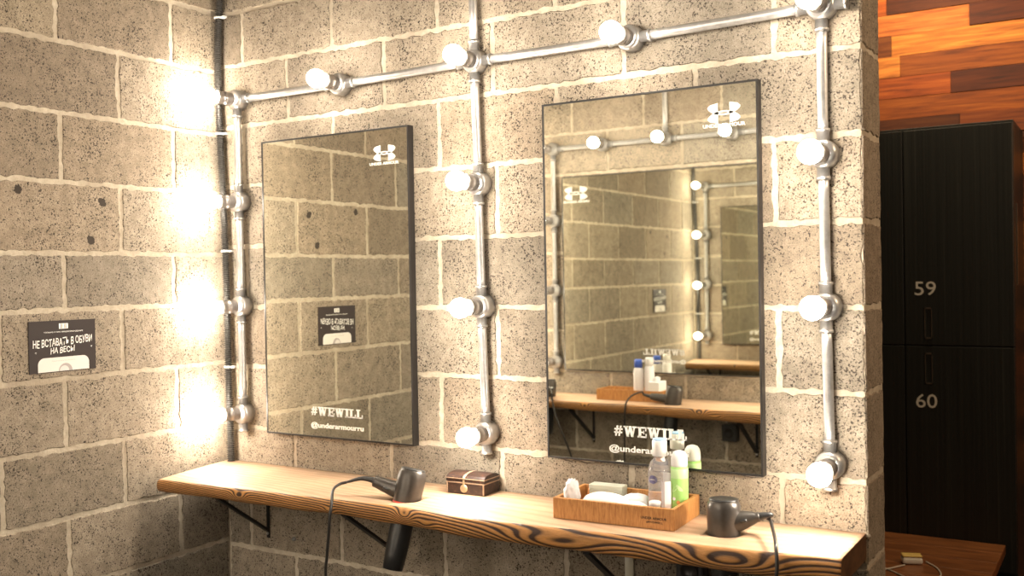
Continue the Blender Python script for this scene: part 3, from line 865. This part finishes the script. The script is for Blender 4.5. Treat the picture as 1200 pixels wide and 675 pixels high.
# white napkins / sachets
def sachet(loc, w, d, h, rot, label, name='white_sachet'):
    bm = bmesh.new(); n = 14; G = []
    for side in (1, -1):
        row = []
        for i in range(n + 1):
            r_ = []
            for j in range(n + 1):
                u, v = i / n * 2 - 1, j / n * 2 - 1
                e = max(0, (1 - u * u) * (1 - v * v)) ** .35
                z = side * e * h / 2 + .0016 * noise.noise(Vector((u * 3 + loc[0] * 90, v * 3, side)))* e
                r_.append(bm.verts.new((u * w / 2, v * d / 2, z)))
            row.append(r_)
        G.append(row)
        for i in range(n):
            for j in range(n):
                bm.faces.new([row[i][j], row[i + 1][j], row[i + 1][j + 1], row[i][j + 1]]).smooth = True
    bmesh.ops.remove_doubles(bm, verts=bm.verts[:], dist=.0001)
    zm = min(v.co.z for v in bm.verts)
    for v in bm.verts: v.co.z -= zm
    o = obj(name, bm, M['paper']); o.location = loc; o.rotation_euler = (0, 0, rot)
    return tag(o, label, 'sachet')
sachet((1.512, -.152, TB), .115, .062, .056, .05, 'puffy white packet in the front of the tray, beside the crumpled bag')
sachet((1.597, -.160, TB), .056, .050, .044, -.15, 'white packet lying before the clear bottle in the tray')
sachet((1.565, -.085, TB), .07, .06, .046, .2, 'white packet at the back of the tray, behind the front packet')
# clear box
t = thing('clear_plastic_box', 'clear plastic box standing at the back of the wooden tray', 'box', (1.478, -.066, TB), rot=(0, 0, .05))
bm = bmesh.new(); w, d, h, k = .046, .017, .046, .0018
for lo, hi in (((-w, -d, 0), (w, d, k)), ((-w, -d, k), (w, -d + k, h)), ((-w, d - k, k), (w, d, h)), ((-w, -d + k, k), (-w + k, d - k, h)), ((w - k, -d + k, k), (w, d - k, h))): add_box(bm, lo, hi)
obj('box_shell', bm, M['clear'], t)
obj('lid', bx((-w - .001, -d - .001, h), (w + .001, d + .001, h + .012)), M['clear'], t, bevel=.002)
# small jar
t = thing('small_clear_jar', 'small clear jar with a blue base print, before the clear bottle', 'jar', (1.650, -.160, TB))
bm = bmesh.new(); add_lathe(bm, [(.013, 0), (.0155, .002), (.0155, .030), (.013, .036), (.013, .040)], seg=28); obj('jar_body', bm, M['clear'], t)
bm = bmesh.new(); add_lathe(bm, [(.0157, .004), (.0158, .0045), (.0158, .012), (.0157, .0125)], seg=28); obj('blue_print', bm, M['jar_blue'], t)
bm = bmesh.new(); add_lathe(bm, [(.0145, .0395), (.0145, .049), (.012, .051), (0, .051)], seg=28); obj('lid', bm, M['film'], t)
blob('wooden_ball', 'small orange-brown ball at the back left of the wooden tray', 'ball', (1.425, -.062, TB + .0), (.008, .008, .024), M['ball'], 1, .06)

# ------------------------------------------------------------------ small chest
def chest():
    t = thing('trinket_chest', 'small dark brown chest with arched lid and pale trim on the shelf', 'chest', (1.046, -.052, SZ), rot=(0, 0, .03))
    w, d, h = .062, .041, .034
    obj('chest_body', bx((-w, -d, .0005), (w, d, h)), M['chest'], t, bevel=.002)
    # arched lid
    bm = bmesh.new(); n = 12; A = []
    prof = [(-d - .001, h + .001), (-d - .001, h + .011)] + [(-d * math.cos(PI * i / n) * 1.0, h + .011 + .012 * math.sin(PI * i / n)) for i in range(n + 1)] + [(d + .001, h + .011), (d + .001, h + .001)]
    for x in (-w - .001, w + .001): A.append([bm.verts.new((x, y, z)) for y, z in prof])
    for i in range(len(prof)):
        j = (i + 1) % len(prof); bm.faces.new([A[0][i], A[0][j], A[1][j], A[1][i]])
    bm.faces.new(A[0][::-1]); bm.faces.new(A[1])
    lid = obj('arched_lid', bm, M['chest'], t, bevel=.0012)
    def strip(lo, hi, name='trim'): tag(obj(name, bx(lo, hi), M['chest_trim'], t, bevel=.0005), 'pale worn trim')
    strip((-w - .0016, -d - .0016, h - .003), (w + .0016, -d, h)); strip((w, -d - .0016, h - .003), (w + .0018, d, h))
    strip((-w - .0022, -d - .0024, h + .009), (w + .0022, -d - .001, h + .0115)); strip((w + .001, -d - .002, h + .009), (w + .0024, d, h + .0115))
    for x in (-w, w - .004): strip((x, -d - .0016, .001), (x + .004, -d + .001, h - .003), 'corner_trim')
    # band over lid
    for x0, m in ((-.004, 'chest_trim'),):
        bm = bmesh.new(); A = []
        pr = [(-d * math.cos(PI * i / n) * 1.02, h + .011 + .0135 * math.sin(PI * i / n)) for i in range(n + 1)]
        for x in (x0 - .004, x0 + .004): A.append([bm.verts.new((x, y, z)) for y, z in pr] + [bm.verts.new((x, y, z - .002)) for y, z in pr[::-1]])
        m_ = len(A[0])
        for i in range(m_):
            j = (i + 1) % m_; bm.faces.new([A[0][i], A[0][j], A[1][j], A[1][i]])
        bm.faces.new(A[0][::-1]); bm.faces.new(A[1])
        tag(obj('lid_band', bm, M['chest_trim'], t), 'pale band across lid')
    bm = bmesh.new(); add_lathe(bm, [(.0115, 0), (.0115, .002), (.0085, .0032), (.003, .0032), (0, .004)], (-.004, -d, .0165), (0, -1, 0), 20)
    c = obj('clasp', bm, M['brass'], t)
    obj('hasp', bx((-.007, -d - .003, .025), (-.001, -d, .041)), M['brass'], c, bevel=.0006)
chest()

# ------------------------------------------------------------------ poster on left wall
def poster():
    w, h = .212, .148
    t = thing('safety_poster', 'small black poster with white brush lettering and a weighing scale on left wall', 'poster', (DEPTH + .0005, -.6165, 1.310), rot=(PI / 2 - 0.0, 0, PI / 2))
    obj('poster_sheet', bx((-w / 2, -h / 2, 0), (w / 2, h / 2, .003)), M['poster'], t)
    Z = .0032
    P = dict(parent=t, rot=(0, 0, 0))
    def T(name, s, height, x, y, width, bold=.0, rot=0, shear=0, rand=0): return text_obj(name, s, height, M['decal'], t, (x, y, Z), (0, 0, rot), bold, width, shear=shear, rand=rand)
    bm = bmesh.new()
    for i, (a, b) in enumerate(((-.0145, -.0085), (-.0065, -.0045), (-.003, .003), (.0045, .0065), (.0085, .0145))):
        rect(bm, a, -.0078, b, .0078)
    rect(bm, -.0145, .0065, .0145, .0078); rect(bm, -.0145, -.0078, .0145, -.0065)
    o = obj('emblem', bm, M['decal'], t, bevel=None); o.location = (.002, .0575, Z)
    T('small_lettering', 'ТОЛЬКО У НАС ПРЕДУПРЕЖДЕНИЕ', .0042, .002, .041, .125, .02)
    T('brush_lettering', 'НЕ ВСТАВАТЬ В ОБУВИ', .0225, .0, .0135, .190, .012, .055, .15, .0012)
    T('brush_lettering', 'НА ВЕСЫ', .0175, -.002, -.0105, .078, .012, .05, .15, .0012)
    T('star_mark', '*', .006, .092, -.007, None, .03)
    T('star_mark', '*', .006, -.086, -.016, None, .03)
    # weighing scale: rounded top panel cut by the lower edge
    bm = bmesh.new(); pts = [(-.080, -.072), (.083, -.072)]; r = .020; top = -.0315
    for cx_, a0, a1 in ((.083 - r, 0, PI / 2), (-.080 + r, PI / 2, PI)):
        for i in range(9):
            a = a0 + (a1 - a0) * i / 8; pts.append((cx_ + r * math.cos(a), top - r + r * math.sin(a)))
    bm.faces.new([bm.verts.new((x, y, 0)) for x, y in pts])
    sc = obj('scale_picture', bm, mat('scale_white', (.74, .70, .66), .5), t, bevel=None); sc.location = (0, 0, Z)
    bm = bmesh.new(); pts = [(.022 * math.cos(PI * i / 20) + .006, -.0718 + .022 * math.sin(PI * i / 20)) for i in range(21)]
    bm.faces.new([bm.verts.new((x, y, .0003)) for x, y in pts]); d = obj('dial', bm, mat('dial_grey', (.38, .34, .33), .5), sc, bevel=None)
    bm = bmesh.new(); pts = [(.015 * math.cos(PI * i / 20) + .002, -.0716 + .015 * math.sin(PI * i / 20)) for i in range(21)]
    bm.faces.new([bm.verts.new((x, y, .0006)) for x, y in pts]); obj('dial_face', bm, mat('dial_pale', (.66, .62, .6), .5), d, bevel=None)
    o = text_obj('faint_lettering', 'ПЕРЕОБУЙТЕСЬ ПОЖАЛУЙСТА', .003, mat('grey_print', (.4, .38, .36), .5), sc, (.0, -.0415, .0002), (0, 0, .0), .01, .075)
poster()

# ------------------------------------------------------------------ opposite shelf items
t2 = thing('wooden_tray', 'wooden tray on the opposite shelf, seen reflected in the right mirror', 'tray', (.585, -LD + .125, SZ))
hx, hy = .170, .070
obj('base_board', bx((-hx + TT, -hy + TT, .0005), (hx - TT, hy - TT, .007)), M['tray'], t2)
obj('front_board', bx((-hx, hy - TT, .0005), (hx, hy, THH)), M['tray'], t2, bevel=.001)
obj('rear_board', bx((-hx, -hy, .0005), (hx, -hy + TT, THH)), M['tray'], t2, bevel=.001)
for s in (-1, 1):
    lo, hi = sorted((s * hx, s * (hx - TT))); obj('side_board', bx((lo, -hy + TT, .0005), (hi, hy - TT, THH)), M['tray'], t2, bevel=.001)
for x, y, hgt, m, lab in ((.615, -LD + .14, .19, 'opp_blue', 'white bottle with blue top on the opposite tray, seen in the mirror'), (.670, -LD + .135, .20, 'white_plastic', 'all-white bottle on the opposite tray, beside the blue-topped one')):
    t = thing('lotion_bottle', lab, 'bottle', (x, y, TB))
    bm = bmesh.new(); add_lathe(bm, [(.022, 0), (.024, .003), (.024, hgt - .055), (.020, hgt - .042), (.014, hgt - .038)], seg=24); obj('bottle_body', bm, M['label_white'], t)
    bm = bmesh.new(); add_lathe(bm, [(.0195, hgt - .040), (.0195, hgt - .008), (.017, hgt), (0, hgt)], seg=24); obj('cap', bm, M[m], t)
t = thing('tissue_box', 'white tissue box on the opposite tray, seen reflected beside the dryer', 'box', (.705, -LD + .125, TB))
obj('carton', bx((-.028, -.045, 0), (.028, .045, .085)), M['paper'], t, bevel=.002)
blob('tissue', 'white tissue', 'x', (0, 0, .082), (.012, .025, .012), M['paper'], 5, .4).parent = t
ti = [o for o in bpy.data.objects if o.name.startswith('tissue') and o.type == 'MESH'][0]
for k in ('label', 'category'):
    if k in ti: del ti[k]

# ------------------------------------------------------------------ lockers, bench, charger
def lockers():
    t = thing('locker_cabinet', 'tall black wooden locker cabinet with doors numbered 59 and 60', 'locker', (0, 1.9, 0))
    x0, x1, zt = 1.05, 2.255, 2.060
    bm = bmesh.new(); add_box(bm, (x0, .020, .0), (x1, .43, zt)); obj('cabinet_body', bm, M['locker'], t, bevel=.002)
    num = {(2, 1): '59', (2, 0): '60', (1, 1): '57', (1, 0): '58', (0, 1): '55', (0, 0): '56'}
    W = (x1 - x0) / 3
    for c in range(3):
        for r, (za, zb) in enumerate(((.30, 1.178), (1.182, zt - .012))):
            a, b = x0 + W * c + .002, x0 + W * (c + 1) - .002
            d = obj('locker_door', bx((a, 0, za), (b, .018, zb)), M['locker'], t, bevel=.002)
            hx_ = a + .088
            z0 = 1.207 if r else 1.025
            bm = bmesh.new()
            for lo, hi in (((-.014, -.004, 0), (-.011, .0, .126)), ((.011, -.004, 0), (.014, .0, .126)), ((-.014, -.004, .120), (.014, .0, .126)), ((-.014, -.004, 0), (.014, .0, .006))): add_box(bm, lo, hi)
            h = obj('handle', bm, M['handle'], d); h.location = (hx_, 0, z0)
            text_obj('number', num[(c, r)], .056, M['number'], d, (hx_ - .010 + (0 if r else .0), -.0008, 1.410 if r else .957), (PI / 2, 0, 0), bold=.004, width=.080)
    bm = bmesh.new(); add_box(bm, (x1 + .0, .10, 1.42), (x1 + .005, .115, 1.74)); tag(obj('edge_strip', bm, M['handle'], t), 'thin shiny metal strip')
lockers()
def bench():
    t = thing('wooden_bench', 'dark reddish wooden bench in front of the black lockers', 'bench', (1.60, 1.55, 0))
    x1 = .615
    for i in range(5):
        y0 = -.36 + .141 * i; obj('seat_board', bx((-1.2, y0, .375), (x1, y0 + .139, .412)), M['bench'], t, bevel=.003)
    for x in (-1.1, x1 - .09):
        for y in (-.30, .27):
            obj('leg', bx((x, y, 0), (x + .05, y + .05, .335)), M['bench'], t, bevel=.002)
    for y in (-.30, .27): obj('rail', bx((-1.15, y, .335), (x1 - .03, y + .05, .375)), M['bench'], t)
bench()
t = thing('charging_case', 'small white rounded charging case with yellowish top on the bench', 'charging case', (1.945, 1.47, .4125), rot=(0, 0, .35))
bm = bmesh.new(); add_box(bm, (-.036, -.023, 0), (.036, .023, .026)); obj('case_body', bm, M['pod'], t, bevel=.010, seg=4)
bm = bmesh.new(); add_box(bm, (-.034, -.021, .0262), (.034, .021, .033)); obj('lid', bm, M['podtop'], t, bevel=.003, seg=3)
bm = bmesh.new(); add_tube(bm, catmull([(1.93, 1.42, .4165), (1.88, 1.34, .4155), (1.83, 1.30, .4155), (1.74, 1.37, .4155), (1.72, 1.45, .4155), (1.80, 1.42, .4155), (1.90, 1.33, .4155), (1.99, 1.26, .4155), (2.06, 1.33, .4155), (2.04, 1.43, .4155), (1.99, 1.50, .4165)], 8), .0028, 8)
o = obj('charging_cable', bm, M['cable_white']); tag(o, 'thin pale cable looped on the bench beside the charging case', 'cable')

# ------------------------------------------------------------------ lights (ceiling spots, added wall-end fill) and camera
def area(name, loc, rot, size, power, color):
    l = bpy.data.lights.new(name, 'AREA'); l.shape = 'DISK'; l.size = size; l.energy = power; l.color = color
    o = bpy.data.objects.new(name, l); COL.objects.link(o); o.location = loc; o.rotation_euler = rot; return o
area('ceiling_spot_lamp', (1.9, 1.75, 2.85), (math.radians(30), 0, 0), .12, 13, (1, .78, .5))
area('ceiling_spot_lamp', (2.75, 1.75, 2.85), (math.radians(30), 0, 0), .12, 9, (1, .78, .5))
area('wall_end_fill', (4.0, .1, 2.75), (0, math.radians(58), 0), .5, 34, (1, .72, .46))  # added fill light, tilted to brighten the end face of the block wall

w = bpy.data.worlds.new('World'); SC.world = w; w.use_nodes = True
w.node_tree.nodes['Background'].inputs[0].default_value = (.9, .8, .7, 1)
w.node_tree.nodes['Background'].inputs[1].default_value = .006

cam = bpy.data.cameras.new('Camera'); co = bpy.data.objects.new('Camera', cam); COL.objects.link(co); SC.camera = co
cam.sensor_fit = 'HORIZONTAL'; cam.sensor_width = 36; cam.lens = 1172.0072 / 1200 * 36
yaw, pitch, roll = -.5536, -.0122, -.0176
f = Vector((math.sin(yaw) * math.cos(pitch), math.cos(yaw) * math.cos(pitch), math.sin(pitch)))
r = Vector((math.cos(yaw), -math.sin(yaw), 0)); u = r.cross(f)
c, s = math.cos(roll), math.sin(roll)
r2 = c * r + s * u; u2 = -s * r + c * u
Mx = Matrix((r2, u2, -f)).transposed().to_4x4(); Mx.translation = Vector((2.6338, -2.3923, 1.4898))
co.matrix_world = Mx
cam.clip_start = .02
cam.dof.use_dof = True; cam.dof.focus_distance = 2.75; cam.dof.aperture_fstop = 3.2

cy = SC.cycles
cy.sample_clamp_indirect = 6.0
cy.max_bounces = 10; cy.diffuse_bounces = 5; cy.glossy_bounces = 8; cy.transmission_bounces = 6
cy.blur_glossy = .5
cy.use_denoising = True
SC.view_settings.view_transform = 'Standard'; SC.view_settings.look = 'None'
SC.view_settings.gamma = 1; SC.view_settings.use_curve_mapping = False
SC.view_settings.exposure = -0.06
